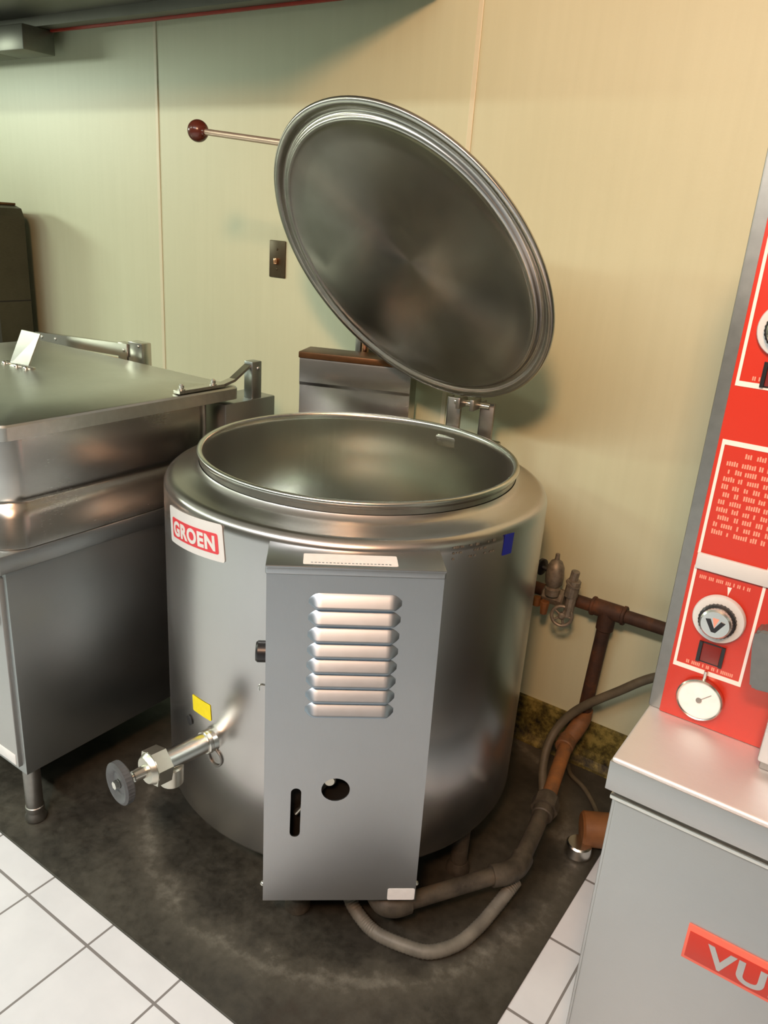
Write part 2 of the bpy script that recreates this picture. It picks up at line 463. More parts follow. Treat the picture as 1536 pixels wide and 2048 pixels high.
# louvers
def louver(a0, a1, z0, z1, D):
    bm = NB(); NS, NT = 28, 12; g = []
    for i in range(NS + 1):
        s = -1 + 2 * i / NS; e = abs(s)
        s2 = s
        end = 1.0 if e < 0.80 else max(0.0, 1 - ((e - 0.80) / 0.20) ** 1.6)
        row = []
        for j in range(NT + 1):
            t = j / NT
            ft = (min(t / 0.86, 1) ** 0.8) * (1.0 if t < 0.90 else (1 - 0.9 * ((t - 0.90) / 0.10) ** 2))
            zc = z0 + 0.40 * (z1 - z0); ht = (z1 - zc) * (0.35 + 0.65 * end); hb = (zc - z0) * (0.35 + 0.65 * end)
            z = (zc + ht) - t * (ht + hb)
            row.append(bm.verts.new(PL @ Vector(((a0 + a1) / 2 + s2 * (a1 - a0) / 2, z, 0.0003 + D * ft * end))))
        g.append(row)
    for i in range(NS):
        for j in range(NT):
            bm.faces.new((g[i][j], g[i + 1][j], g[i + 1][j + 1], g[i][j + 1]))
    return bm
for zc in (0.876, 0.842, 0.807, 0.774, 0.741, 0.709, 0.676, 0.643):
    kobj('louver', louver(-0.106, 0.066, zc - 0.0145, zc + 0.0145, 0.015), 'louver', cbox, angle=70)
def cb_label(a0, a1, z0, z1, r=0.004, d=0.0008):
    return prism(NB(), rrect(a1 - a0, z1 - z0, r, 4, (a0 + a1) / 2, (z0 + z1) / 2), d, PL)
# white strip label lying on top of the box
bm = prism(NB(), rrect(0.174, 0.046, 0.003, 3), 0.0008, CB @ Matrix.Translation((-0.032, -0.496, Z1)))
top_label = kobj('top_label', bm, 'paper', cbox); top_label['label'] = 'white paper strip label'
bm = NB()
for i in range(22):
    box(bm, -0.105 + i * 0.0068, -0.101 + i * 0.0068, -0.5145, -0.5115, Z1 + 0.0008, Z1 + 0.0011, mat=CB)
kobj('printed_text', bm, 'louver', cbox)
o = kobj('data_label', cb_label(0.087, 0.146, 0.158, 0.189), 'paper', cbox); o['label'] = 'small silver white label at the bottom corner'
for a in (A0 - 0.001, A1 + 0.004):
    s = -1 if a < 0 else 1
    bm = dome(NB(), CB @ Vector((a, -D0 + 0.012, 0.192)), CB.to_3x3() @ Vector((s, 0, 0)), 0.006, 0.006)
    kobj('screw', bm, 'bright', cbox)
# black thermostat knob on the left side face
d3 = CB.to_3x3() @ Vector((-1, 0, 0))
kz = 0.742
bm = NB()
p = CB @ Vector((A0, -0.485, kz))
lathe(bm, [(0.030, 0), (0.030, 0.003)], 32, frame(p, d3), cap0=True, cap1=True)
lathe(bm, [(0.021, 0.003), (0.021, 0.020), (0.018, 0.024), (0, 0.024)], 32, frame(p, d3))
o = kobj('thermostat_knob', bm, 'black', cbox); o['label'] = 'black round knob'
bm = tube(NB(), smooth_path([CB @ Vector((A0, -0.490, 0.668)), CB @ Vector((A0 - 0.012, -0.490, 0.671)), CB @ Vector((A0 - 0.017, -0.490, 0.666)), CB @ Vector((A0 - 0.017, -0.490, 0.658))], 5), 0.0022, 8)
kobj('wire_hook', bm, 'bright', cbox)

# labels wrapped round the jacket: map flat (x along the surface, y up) onto the cylinder
def wrap(bm, ang, z, rot=0.0, r=R + 0.0006):
    ca, sa = cos(rot), sin(rot)
    for v in bm.verts:
        x, y, d = v.co
        x, y = ca * x - sa * y, sa * x + ca * y
        a = radians(ang) + x / R
        v.co = Vector(((r + d) * cos(a), (r + d) * sin(a), z + y))
    return bm
def strip(w, h, r, d, n=24):
    """rounded flat plate cut into columns so that it can be wrapped"""
    bm = NB(); cols = []
    xs = sorted(set([-w / 2 + w * i / n for i in range(n + 1)] + [s * (w / 2 - r + r * sin(k * pi / 10)) for s in (-1, 1) for k in range(6)]))
    for x in xs:
        e = max(0.0, abs(x) - (w / 2 - r)); hh = h / 2 - r + sqrt(max(r * r - e * e, 0))
        cols.append([bm.verts.new((x, -hh, 0)), bm.verts.new((x, hh, 0)), bm.verts.new((x, hh, d)), bm.verts.new((x, -hh, d))])
    for a, b in zip(cols, cols[1:]):
        for i in range(4): bm.faces.new((a[i], b[i], b[(i + 1) % 4], a[(i + 1) % 4]))
    bm.faces.new(cols[0]); bm.faces.new(list(reversed(cols[-1])))
    return bm
NROT = radians(6.0)
plate = kobj('nameplate', wrap(strip(0.213, 0.081, 0.006, 0.0014), -102.0, 0.9005, NROT), 'platewhite'); plate['label'] = 'white nameplate with a red lettered field'
kobj('red_field', wrap(strip(0.180, 0.0440, 0.005, 0.0006), -101.7, 0.8975, NROT, R + 0.0021), 'logored', plate)
tb = fit_xy(text_bm('GROEN', 0.05, 0.0006, 0.0021, 1.12), 0.163, 0.0335)
kobj('lettering', wrap(tb, -101.7, 0.8975, NROT, R + 0.0029), 'platewhite', plate)
o = kobj('caution_label', wrap(strip(0.069, 0.040, 0.003, 0.0006), -98.4, 0.4915, radians(4)), 'yellow'); o['label'] = 'plain yellow label'
o = kobj('blue_sticker', wrap(strip(0.031, 0.046, 0.001, 0.0005), -10.2, 0.9275, radians(-3)), 'blue'); o['label'] = 'small dark blue sticker'
bm = NB()
for row in (-0.012, 0.0, 0.012):
    x = -0.055
    while x < 0.05:
        w = random.uniform(0.003, 0.009)
        if random.random() < 0.55:
            sgm = strip(w, random.uniform(0.002, 0.005), 0.0008, 0.0003, 3)
            for v in sgm.verts: v.co.x += x; v.co.y += row + random.uniform(-0.001, 0.001)
            me = bpy.data.meshes.new('speck_tmp'); sgm.to_mesh(me); sgm.free(); bm.from_mesh(me); bpy.data.meshes.remove(me)
        x += w + 0.0025
o = kobj('printed_text', wrap(bm, -22.0, 0.935, 0), 'chalk'); o['label'] = 'specks left by a worn away label'
# plugged hole in the jacket
da = radians(-104.6)
bm = lathe(NB(), [(0.011, 0), (0.012, 0.003), (0.007, 0.004), (0.0, 0.002)], 20, frame((R * cos(da), R * sin(da), 0.432), (cos(da), sin(da), 0)), cap0=True)
kobj('plug', bm, 'black')
da = radians(-92.4)
bm = NB(); lathe(bm, [(0.021 + 0.0025 * cos(k * pi / 4), 0.0015 + 0.0025 * sin(k * pi / 4)) for k in range(8)], 28, frame((R * cos(da), R * sin(da), 0.385), (cos(da), sin(da), 0)), closed=True)
kobj('ring_clip', bm, 'dull')

# draw-off valve
dr0 = Vector((-0.030, -0.440, 0.425)); drd = Vector((-0.158, -0.985, 0.0)).normalized()
def dp(t, z=0.0): return dr0 + drd * t + Vector((0, 0, z))
bm = NB()
cyl(bm, dp(0.0), dp(0.030), 0.030, 0.024, 32)
cyl(bm, dp(0.02), dp(0.150), 0.0225, None, 32, 0.001)
cyl(bm, dp(0.024), dp(0.036), 0.027, None, 32, 0.002)
valve = kobj('draw_off_valve', bm, 'bright'); valve['label'] = 'bare metal draw-off pipe and valve'
bm = NB()
prism(bm, [(0.041 * cos(pi / 3 * k + 0.3), 0.041 * sin(pi / 3 * k + 0.3)) for k in range(6)], 0.034, frame(dp(0.135), drd))
cyl(bm, dp(0.165), dp(0.180), 0.036, 0.030, 32, 0.002)
kobj('union_nut', bm, 'nickel', valve, angle=25)
bm = NB()
sp = dp(0.118)
cyl(bm, sp + Vector((0, 0, -0.015)), sp + Vector((0, 0, -0.062)), 0.026, 0.025, 28, 0.003)
kobj('spout', bm, 'nickel', valve)
bm = NB()
cyl(bm, dp(0.178), dp(0.208), 0.014, 0.012, 20, 0.001)
cyl(bm, dp(0.205), dp(0.245), 0.0065, None, 16)
cyl(bm, dp(0.240), dp(0.250), 0.010, 0.009, 6)
kobj('valve_stem', bm, 'bright', valve)
bm = NB(); n = 72; prof = [(0.010, -0.004), (0.030, -0.009), (0.040, -0.011), (0.0455, -0.007), (0.0455, 0.007), (0.040, 0.011), (0.030, 0.009), (0.024, 0.003), (0.010, 0.004)]
lathe(bm, prof, n, None, closed=True)
for v in bm.verts:
    rr = sqrt(v.co.x ** 2 + v.co.y ** 2)
    if rr > 0.044:
        k = round(atan2(v.co.y, v.co.x) / (2 * pi / n))
        f = 1.0 + (0.012 if k % 2 else -0.012); v.co.x *= f; v.co.y *= f
bmesh.ops.transform(bm, matrix=frame(dp(0.235), drd), verts=list(bm.verts))
o = kobj('handwheel', bm, 'rubber', valve); o['label'] = 'dark grey round handwheel'

# lid: own object frame, local Z = underside normal, so that the brushed pattern runs round it
LN = Vector((-0.125, -0.805, -0.58)).normalized()
LC = Vector((-1.068, 1.618, 1.437)) - K
LU = (Vector((0, 0, 1)) - LN * LN.z).normalized(); LS = LN.cross(LU)   # side, up in the lid plane
LM = Matrix(((LU.x, -LS.x, LN.x, LC.x), (LU.y, -LS.y, LN.y, LC.y), (LU.z, -LS.z, LN.z, LC.z), (0, 0, 0, 1)))
if LM.to_3x3().determinant() < 0:
    LM = Matrix(((LU.x, LS.x, LN.x, LC.x), (LU.y, LS.y, LN.y, LC.y), (LU.z, LS.z, LN.z, LC.z), (0, 0, 0, 1)))
under = [(0.0, -0.022), (0.10, -0.019), (0.20, -0.0135), (0.30, -0.006), (0.340, -0.002), (0.3485, 0.001), (0.354, 0.0035), (0.3585, 0.003), (0.362, -0.001), (0.366, -0.006), (0.371, -0.0075), (0.376, -0.005), (0.380, 0.000), (0.388, 0.003), (0.394, 0.003)]
edge = [(0.3985, 0.001), (0.400, -0.003), (0.399, -0.007), (0.395, -0.009)]
top = [(0.376, -0.012), (0.34, -0.014), (0.30, -0.018), (0.2, -0.026), (0.1, -0.032), (0.0, -0.035)]
lid = kobj('lid', lathe(NB(), under + edge + top, 128), 'lid', matrix=LM, angle=50)
def lp(s, u, a): return LC + LS * s + LU * u + LN * a
bm = NB()
cyl(bm, lp(0.16, 0.272, -0.036), lp(0.545, 0.3335, -0.012), 0.0076, None, 16)
h0 = kobj('handle_rod', bm, 'tanrod') 
def reparent(o, p):
    o.parent = p; o.matrix_parent_inverse = LM.inverted(); return o
reparent(h0, lid)
bm = NB()
bmesh.ops.create_uvsphere(bm, u_segments=32, v_segments=20, radius=0.0265, matrix=Matrix.Translation(lp(0.566, 0.3365, -0.011)))
cyl(bm, lp(0.536, 0.332, -0.012), lp(0.548, 0.334, -0.012), 0.010, 0.012, 20)
o = reparent(kobj('handle_ball', bm, 'wood'), lid); o['label'] = 'dark red wooden ball'
bm = NB()
HA = Vector((0.985, 0.12, 0)).normalized(); HB = Vector((-HA.y, HA.x, 0))
HM = Matrix(((HA.x, HB.x, 0, 0.079), (HA.y, HB.y, 0, 0.395), (0, 0, 1, 0), (0, 0, 0, 1)))
for s in (-1, 1):
    box(bm, s * 0.048 - 0.020, s * 0.048 + 0.020, -0.006, 0.006, 0.985, 1.098, 0.002, mat=HM)
    box(bm, s * 0.048 - 0.019, s * 0.048 - 0.015, -0.006, 0.030, 0.985, 1.098, 0.001, mat=HM)
kobj('hinge_bracket', bm, 'dull')
bm = NB(); box(bm, -0.085, 0.088, -0.030, 0.030, 0.962, 0.992, 0.005, mat=HM)
kobj('hinge_base', bm, 'pan')
bm = NB()
cyl(bm, HM @ Vector((-0.046, -0.004, 1.088)), HM @ Vector((0.056, -0.004, 1.088)), 0.0085, None, 16, 0.001)
kobj('hinge_pin', bm, 'bright')
bm = NB()
for s in (-0.02, 0.02):
    box(bm, s - 0.006, s + 0.006, -0.05, 0.008, 1.078, 1.108, 0.002, mat=HM)
kobj('hinge_tab', bm, 'dull')

# flue at the back of the kettle
fa = radians(22.4); FA = Vector((cos(fa), sin(fa), 0)); FB = Vector((-sin(fa), cos(fa), 0))
f0 = Vector((-1.533, 1.796, 0)) - K
FM = Matrix(((FA.x, FB.x, 0, f0.x), (FA.y, FB.y, 0, f0.y), (0, 0, 1, 0), (0, 0, 0, 1)))
bm = NB()
pr = [(0.0, 0.30), (0.0, 0.955), (0.006, 0.985), (0.004, 1.06), (0.0, 1.07), (-0.002, 1.135), (0.0, 1.142), (0.105, 1.142), (0.105, 0.30)]
loft(bm, [[FM @ Vector((x, y, z)) for y, z in pr] for x in (0.0, 0.338)])
flue = kobj('flue_box', bm, 'flue', angle=20)
bm = NB(); box(bm, -0.003, 0.341, -0.006, 0.107, 1.141, 1.160, 0.003, mat=FM)
o = kobj('flue_cap', bm, 'browntop', flue); o['label'] = 'heat-browned top edge'

# ------------------------------------------------------------------ braising pan
pan = thing('braising_pan', 'rectangular steel braising pan with closed flat lid on cabinet base beside round kettle', 'braising pan', (-2.08, 1.2, 0))
PX0, PX1, PY0, PY1 = -2.55, -1.600, 0.860, 1.55
bm = NB(); box(bm, PX0 + 0.004, PX1, PY0 + 0.012, PY1, 0.168, 0.736, 0.002)
base = obj('cabinet_base', bm, 'panel', pan)
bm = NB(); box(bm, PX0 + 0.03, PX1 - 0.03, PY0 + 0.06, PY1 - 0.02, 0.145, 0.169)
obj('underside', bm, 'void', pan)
bm = NB()
box(bm, -2.07, PX1 - 0.014, PY0, PY0 + 0.018, 0.190, 0.715, 0.004)
door = obj('door', bm, 'cab', pan)
bm = NB(); box(bm, -1.655, -1.620, PY0 - 0.0008, PY0 + 0.001, 0.150, 0.166)
bm = NB(); box(bm, -1.70, -1.622, PY0 - 0.0012, PY0 + 0.001, 0.196, 0.226, 0.0004)
o = obj('sticker', bm, 'paper', door); o['label'] = 'white sticker'
bm = NB(); box(bm, -1.648, -1.630, PY0 - 0.018, PY0, 0.585, 0.635, 0.004)
obj('door_handle', bm, 'dull', door)
bm = NB(); box(bm, PX0 + 0.006, -2.075, PY0, PY0 + 0.018, 0.190, 0.715, 0.004)
obj('door', bm, 'cab', pan)
def rl(x0, x1, y0, y1, r, z, n=8):
    return [(x, y, z) for x, y in rrect(x1 - x0, y1 - y0, r, n, (x0 + x1) / 2, (y0 + y1) / 2)]
bm = NB()
box(bm, PX0 - 0.012, -1.586, 0.852, PY1 + 0.01, 0.731, 0.776, 0.003)
obj('base_flange', bm, 'panel', pan)
bm = NB()
def vl(inset, z, r): return rl(-2.545 + inset, -1.588 - inset, 0.862 + inset, 1.545 - inset, r, z)
loft(bm, [vl(0.000, 0.777, 0.075), vl(0.001, 0.790, 0.075), vl(0.006, 0.812, 0.074), vl(0.013, 0.845, 0.072), vl(0.021, 0.868, 0.068),
          vl(0.027, 0.8745, 0.065), vl(0.028, 0.879, 0.065), vl(0.020, 0.886, 0.068), vl(0.017, 0.90, 0.07), vl(0.016, 0.96, 0.07), vl(0.016, 1.036, 0.07)])
obj('pan_body', bm, 'pan', pan, angle=50)
def ll(i, z, r): return rl(-2.56 + i, -1.589 - i, 0.886 + i, 1.605 - i, r, z)
bm = NB()
loft(bm, [ll(0.006, 1.032, 0.02), ll(0.0, 1.034, 0.02), ll(0.0, 1.064, 0.02), ll(0.003, 1.069, 0.02), ll(0.006, 1.0705, 0.02), ll(0.16, 1.079, 0.02), ll(0.30, 1.083, 0.02)])
plid = obj('pan_lid', bm, 'pantop', pan, angle=25)
# vent flap standing open on the lid
bm = NB()
p0, p1, p2, p3 = Vector((-2.152, 1.25, 1.079)), Vector((-2.097, 1.272, 1.076)), Vector((-2.0935, 1.317, 1.1695)), Vector((-2.148, 1.295, 1.1755))
th = Vector((0.0, 0.004, 0.0)); tip = Vector((0.004, 0.016, -0.006))
q = [p0, p1, p2, p3]
a = [bm.verts.new(v) for v in q]; b = [bm.verts.new(v + th) for v in q]
bm.faces.new(a); bm.faces.new(list(reversed(b)))
for i in range(4): bm.faces.new((a[i], a[(i + 1) % 4], b[(i + 1) % 4], b[i]))
flap = obj('vent_flap', bm, 'bright', plid, smooth=False); flap['label'] = 'bright open vent flap'
bm = NB()
for x in (-2.16, -2.10, -2.055):
    dome(bm, (x, 1.243, 1.078), (0, -0.3, 1), 0.009, 0.014)
box(bm, -2.18, -2.04, 1.246, 1.262, 1.078, 1.088, 0.002)
obj('vent_hinge', bm, 'bright', plid)
# hinge arm beside the kettle
bm = NB()
pts = [(-1.60, 1.385, 1.074), (-1.60, 1.545, 1.074), (-1.612, 1.60, 1.080), (-1.622, 1.675, 1.114), (-1.622, 1.705, 1.114)]
for (xa, ya, za), (xb, yb, zb) in zip(pts, pts[1:]):
    vs = []
    for (x, y, z) in ((xa, ya, za), (xb, yb, zb)):
        vs.append([(x - 0.014, y, z), (x + 0.010, y, z), (x + 0.010, y, z + 0.008), (x - 0.014, y, z + 0.008)])
    loft(bm, vs)
arm = obj('hinge_arm', bm, 'pan', plid, smooth=False)
for y in (1.402, 1.515):
    bm = NB(); lathe(bm, [(0.010, 0), (0.010, 0.003), (0.007, 0.004), (0.007, 0.012), (0.004, 0.016), (0, 0.017)], 16, Matrix.Translation((-1.602, y, 1.082)), cap0=True)
    obj('lid_bolt', bm, 'bright', plid)
bm = NB()
box(bm, -1.640, -1.606, 1.672, 1.712, 1.015, 1.128, 0.003)
dome(bm, (-1.606, 1.696, 1.108), (1, 0, 0), 0.006, 0.005)
obj('hinge_post', bm, 'panel', pan)
bm = NB(); box(bm, -1.72, -1.600, 1.560, 1.765, 0.30, 1.020, 0.004)
obj('spring_housing', bm, 'panel', pan)
bm = NB()
X = [(-2.66, 1.045, 1.080), (-2.15, 1.064, 1.106)]
loft(bm, [[(x, 1.655, z0), (x, 1.672, z0), (x, 1.672, z1), (x, 1.655, z1)] for x, z0, z1 in X])
arm2 = obj('linkage_bar', bm, 'pan', pan, smooth=False)
bm = NB()
for x, z in ((-2.62, 1.067), (-2.54, 1.070), (-2.165, 1.085)):
    obj('rivet', dome(NB(), (x, 1.655, z), (0, -1, 0), 0.006, 0.004), 'bright', arm2)
bm = NB(); cyl(bm, (-2.60, 1.672, 1.030), (-2.20, 1.672, 1.042), 0.010)
obj('torsion_rod', bm, 'copper', pan)
bm = NB()
box(bm, -2.205, -2.160, 1.662, 1.69, 0.98, 1.106, 0.002); box(bm, -2.150, -2.082, 1.66, 1.70, 0.96, 1.116, 0.003)
dome(bm, (-2.096, 1.66, 1.106), (0, -1, 0), 0.005, 0.004)
obj('hinge_post', bm, 'pan', pan)
bm = NB(); box(bm, -2.30, -2.05, 1.62, 1.765, 0.60, 0.985, 0.004)
obj('spring_housing', bm, 'panel', pan)
for x, y in ((-1.625, 0.898), (-2.52, 0.898), (-1.625, 1.50), (-2.52, 1.50)):
    bm = NB()
    cyl(bm, (x, y, 0.045), (x, y, 0.17), 0.0215, None, 24)
    lathe(bm, [(0.019, 0.0045), (0.026, 0.007), (0.027, 0.016), (0.022, 0.026), (0.022, 0.032), (0.0235, 0.034), (0.0235, 0.047), (0.02, 0.05)], 24, Matrix.Translation((x, y, 0)), cap0=True, cap1=True)
    obj('leg', bm, 'dull', pan)

# ------------------------------------------------------------------ steamer with red panel
st = thing('steamer', 'stainless steel steamer cabinet with tall red control panel and white dials', 'steamer', (0.15, 1.4, 0))
CZ = 0.827
bm = NB(); box(bm, -0.226, 0.60, 1.006, 1.75, 0.12, 0.772, 0.003)
obj('cabinet_body', bm, 'cab', st)
bm = NB(); box(bm, -0.221, 0.595, 1.0005, 1.012, 0.15, 0.757, 0.004)
sdoor = obj('cabinet_door', bm, 'cab', st)
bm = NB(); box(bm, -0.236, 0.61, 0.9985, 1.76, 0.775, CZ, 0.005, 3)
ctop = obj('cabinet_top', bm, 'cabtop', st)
bm = NB(); box(bm, -0.237, 0.61, 0.9965, 1.004, 0.772, CZ - 0.006, 0.001)
obj('top_lip', bm, 'cab', ctop)
bm = NB(); box(bm, -0.228, 0.60, 0.997, 1.01, 0.758, 0.766, 0.002)
obj('bead_strip', bm, 'bright', st)
for x, y in ((-0.18, 1.05), (0.55, 1.05), (-0.18, 1.70), (0.55, 1.70)):
    bm = NB(); cyl(bm, (x, y, 0.0005), (x, y, 0.122), 0.022, None, 20, 0.003)
    obj('leg', bm, 'dull', st)
# badge
badge = obj('badge', box(NB(), -0.083, 0.215, 0.9975, 1.0015, 0.549, 0.612, 0.001), 'badgeedge', sdoor); badge['label'] = 'red maker badge with pale letters'
obj('badge_field', box(NB(), -0.079, 0.211, 0.9968, 0.9985, 0.5545, 0.6015, 0.0004), 'red', sdoor)
tb = fit_xy(text_bm('VULCAN', 0.05, 0.0006, 0.0014, 1.1), 0.245, 0.038)
bmesh.ops.transform(tb, matrix=Matrix.Translation((0.070, 0.9968, 0.5775)) @ Matrix(((1, 0, 0, 0), (0, 0, -1, 0), (0, 1, 0, 0), (0, 0, 0, 1))), verts=list(tb.verts))
obj('badge_lettering', tb, 'greyletter', sdoor)
# tower
TY = 1.170
bm = NB(); box(bm, -0.237, 0.60, TY, 1.72, CZ, 1.78, 0.003)
tower = obj('control_tower', bm, 'dull', st)
bm = NB(); box(bm, -0.218, 0.02, TY - 0.004, TY + 0.002, CZ + 0.001, 1.76, 0.001)
rp = obj('red_panel', bm, 'red', st); rp['label'] = 'glossy red control panel'
YP = TY - 0.004
def pb(bm, x0, x1, z0, z1, d=0.0008): return box(bm, x0, x1, YP - d, YP + 0.0004, z0, z1)
fw = 0.0042
FX0, FX1 = -0.2125, -0.112
def rframe(z0, z1, sides):
    bm = NB()
    if 'l' in sides: pb(bm, FX0, FX0 + fw, z0, z1)
    if 'r' in sides: pb(bm, FX1 - fw, FX1, z0, z1)
    if 'b' in sides: pb(bm, FX0 + fw, FX1 - fw, z0, z0 + fw * 1.7)
    if 't' in sides: pb(bm, FX0 + fw, FX1 - fw, z1 - fw * 1.7, z1)
    return bm
obj('panel_frame', rframe(0.916, 1.086, 'lrb'), 'frameline', rp)
obj('panel_frame', rframe(1.106, 1.280, 'lrt'), 'frameline', rp)
obj('panel_frame', rframe(1.356, 1.66, 'lrbt'), 'frameline', rp)
bm = NB(); box(bm, FX0 + 0.001, -0.098, YP - 0.006, YP + 0.001, 1.083, 1.108, 0.002)
obj('name_strip', bm, 'white', rp)
# worn illegible print: rows of dashes
bm = NB(); z = 1.258
row = 0
while z > 1.135:
    x = FX0 + 0.012 if row not in (2, 5, 8) else FX0 + 0.016
    if row == 0: x = FX0 + 0.034
    while x < FX1 - 0.012:
        w = random.uniform(0.006, 0.020)
        x1 = min(x + w, FX1 - 0.009)
        for k in range(max(1, int((x1 - x) / 0.0032))):
            pb(bm, x + k * 0.0032, x + k * 0.0032 + 0.0022, z, z + random.uniform(0.0055, 0.0075), 0.0006)
        x = x1 + 0.0034
    z -= 0.0115 if row else 0.014; row += 1
prn = obj('printed_text', bm, 'palepink', rp); prn['label'] = 'rows of worn illegible pale print'
bm = NB()
def dashes(bm, x0, x1, z, h=0.0055):
    x = x0
    while x < x1:
        pb(bm, x, x + 0.0017, z, z + h, 0.0006); x += random.choice((0.0026, 0.0026, 0.0026, 0.0055))
bm.free()
for xa, xb, z in ((FX0 + 0.010, FX1 - 0.016, 1.068), (FX0 + 0.018, FX1 - 0.014, 0.9265), (FX0 + 0.02, FX1 - 0.012, 1.366)):
    bm = NB(); dashes(bm, xa, xb, z); obj('printed_text', bm, 'palepink', rp)
def dial(cx, cz):
    F = frame((cx, YP, cz), (0, -1, 0))
    o = obj('timer_dial', lathe(NB(), [(0.033, 0), (0.0375, 0.001), (0.0375, 0.006), (0.036, 0.009), (0.028, 0.011), (0.0, 0.011)], 48, F, cap0=True), 'white', rp)
    bm = NB(); n = 60
    lathe(bm, [(0.0265, 0.010), (0.0265, 0.017), (0.0245, 0.019), (0.0, 0.019)], n)
    for v in bm.verts:
        if v.co.xy.length > 0.024:
            k = round(atan2(v.co.y, v.co.x) / (2 * pi / n)); f = 1.02 if k % 2 else 0.98; v.co.x *= f; v.co.y *= f
    bmesh.ops.transform(bm, matrix=F, verts=list(bm.verts))
    obj('grip_ring', bm, 'black', rp)
    obj('dial_cap', lathe(NB(), [(0.0235, 0.018), (0.0225, 0.026), (0.020, 0.0285), (0.0, 0.029)], 40, F), 'bright', rp)
    bm = NB(); P = Matrix.Translation((cx, YP - 0.0289, cz)) @ Matrix(((1, 0, 0, 0), (0, 0, -1, 0), (0, 1, 0, 0), (0, 0, 0, 1)))
    prism(bm, [(-0.014, 0.006), (-0.0075, 0.0075), (0.0, -0.006), (0.0075, 0.0075), (0.014, 0.006), (0.003, -0.012), (-0.003, -0.012)], 0.0008, P)
    obj('pointer_mark', bm, 'black', rp)
    bm = prism(NB(), [(-0.0045, 0.010), (0.0045, 0.010), (0.0, -0.0045)], 0.0009, P)
    obj('pointer_mark', bm, 'palepink', rp)
    bm = NB(); box(bm, cx - 0.019, cx - 0.014, YP - 0.004, YP + 0.001, cz - 0.078, cz - 0.044); box(bm, cx + 0.014, cx + 0.019, YP - 0.004, YP + 0.001, cz - 0.078, cz - 0.044); box(bm, cx - 0.0145, cx + 0.0145, YP - 0.0015, YP + 0.001, cz - 0.078, cz - 0.044)
    obj('rocker_surround', bm, 'black', rp)
    bm = NB(); box(bm, cx - 0.0138, cx + 0.0138, YP - 0.0025, YP + 0.001, cz - 0.076, cz - 0.046, 0.001)
    obj('rocker_button', bm, 'darkred', rp)
    bm = prism(NB(), [(-0.003, 0.0), (0.003, 0.0), (0.0, -0.014)], 0.0008, Matrix.Translation((cx + 0.004, YP, cz + 0.052)) @ Matrix(((1, 0, 0, 0), (0, 0, -1, 0), (0, 1, 0, 0), (0, 0, 0, 1))))
    obj('pointer_mark', bm, 'frameline', rp)
dial(-0.1625, 1.014); dial(-0.1625, 1.437)
F = frame((-0.1625, YP, 0.8755), (0, -1, 0))
gz = obj('pressure_gauge', lathe(NB(), [(0.031, 0), (0.0345, 0.002), (0.0345, 0.010), (0.0325, 0.0125), (0.0310, 0.0115)], 48, F, cap0=True), 'bright', rp)
obj('gauge_face', lathe(NB(), [(0.0312, 0.0102), (0.0, 0.0102)], 48, F), 'paper', rp)
bm = NB(); lathe(bm, [(0.0045, 0.0102), (0.004, 0.0118), (0, 0.012)], 16, F)
box(bm, -0.0005, 0.0005, -0.0, 0.022, 0.0104, 0.0108, mat=F @ Matrix.Rotation(-0.8, 4, 'Z'))
obj('gauge_needle', bm, 'dull', rp)
bm = NB(); cyl(bm, (-0.1625, YP - 0.004, 0.909), (-0.1625, YP - 0.004, 0.924), 0.0028, None, 12)
obj('gauge_pin', bm, 'bright', rp)
# steamer compartment door at the frame edge
bm = NB(); box(bm, -0.062, 0.55, 1.10, TY - 0.005, 0.846, 1.70, 0.004)
cdoor = obj('compartment_door', bm, 'cab', st)
bm = NB(); box(bm, -0.058, 0.55, 1.115, TY - 0.001, CZ + 0.0005, 0.846, 0.002)
obj('door_sill', bm, 'dull', st)
bm = NB()
prism(bm, [(-0.0, 0.045), (0.10, 0.045), (0.10, -0.035), (0.010, -0.045), (0.004, -0.043), (-0.006, 0.02), (-0.006, 0.039)], 0.030,
      Matrix.Translation((-0.098, 1.115, 1.006)) @ Matrix(((1, 0, 0, 0), (0, 0, -1, 0), (0, 1, 0, 0), (0, 0, 0, 1))))
bmesh.ops.bevel(bm, geom=list(bm.edges), offset=0.003, segments=2, affect='EDGES')
obj('door_latch', bm, 'dull', cdoor)

# ------------------------------------------------------------------ hood, wall box, switch
hood = thing('exhaust_hood', 'dark steel exhaust hood with a thin red rear edge above the cream wall', 'exhaust hood', (-3.0, 1.6, 2.115))
bm = NB()
hp = [(1.25, 2.115), (1.27, 2.115), (1.27, 2.15), (1.96, 2.15), (1.96, 2.118), (2.02, 2.118), (2.02, 2.95), (1.25, 2.95)]
loft(bm, [[(x, y, z) for y, z in hp] for x in (-5.6, -1.32)])
box(bm, -1.3205, -1.30, 1.25, 2.02, 2.115, 2.95)
obj('hood_body', bm, 'hoodsteel', hood, smooth=False)
bm = NB(); box(bm, -2.975, -1.31, 2.012, 2.024, 2.1105, 2.1195, 0.001)
o = obj('edge_strip', bm, 'redstrip', hood); o['label'] = 'thin dark red edge strip'
for xa, xb in ((-3.19, -2.976), (-4.1, -3.195)):
    bm = NB(); box(bm, xa, xb, 1.90, 2.03, 2.034, 2.1175, 0.004)
    o = obj('grease_trough', bm, 'hoodsteel', hood)

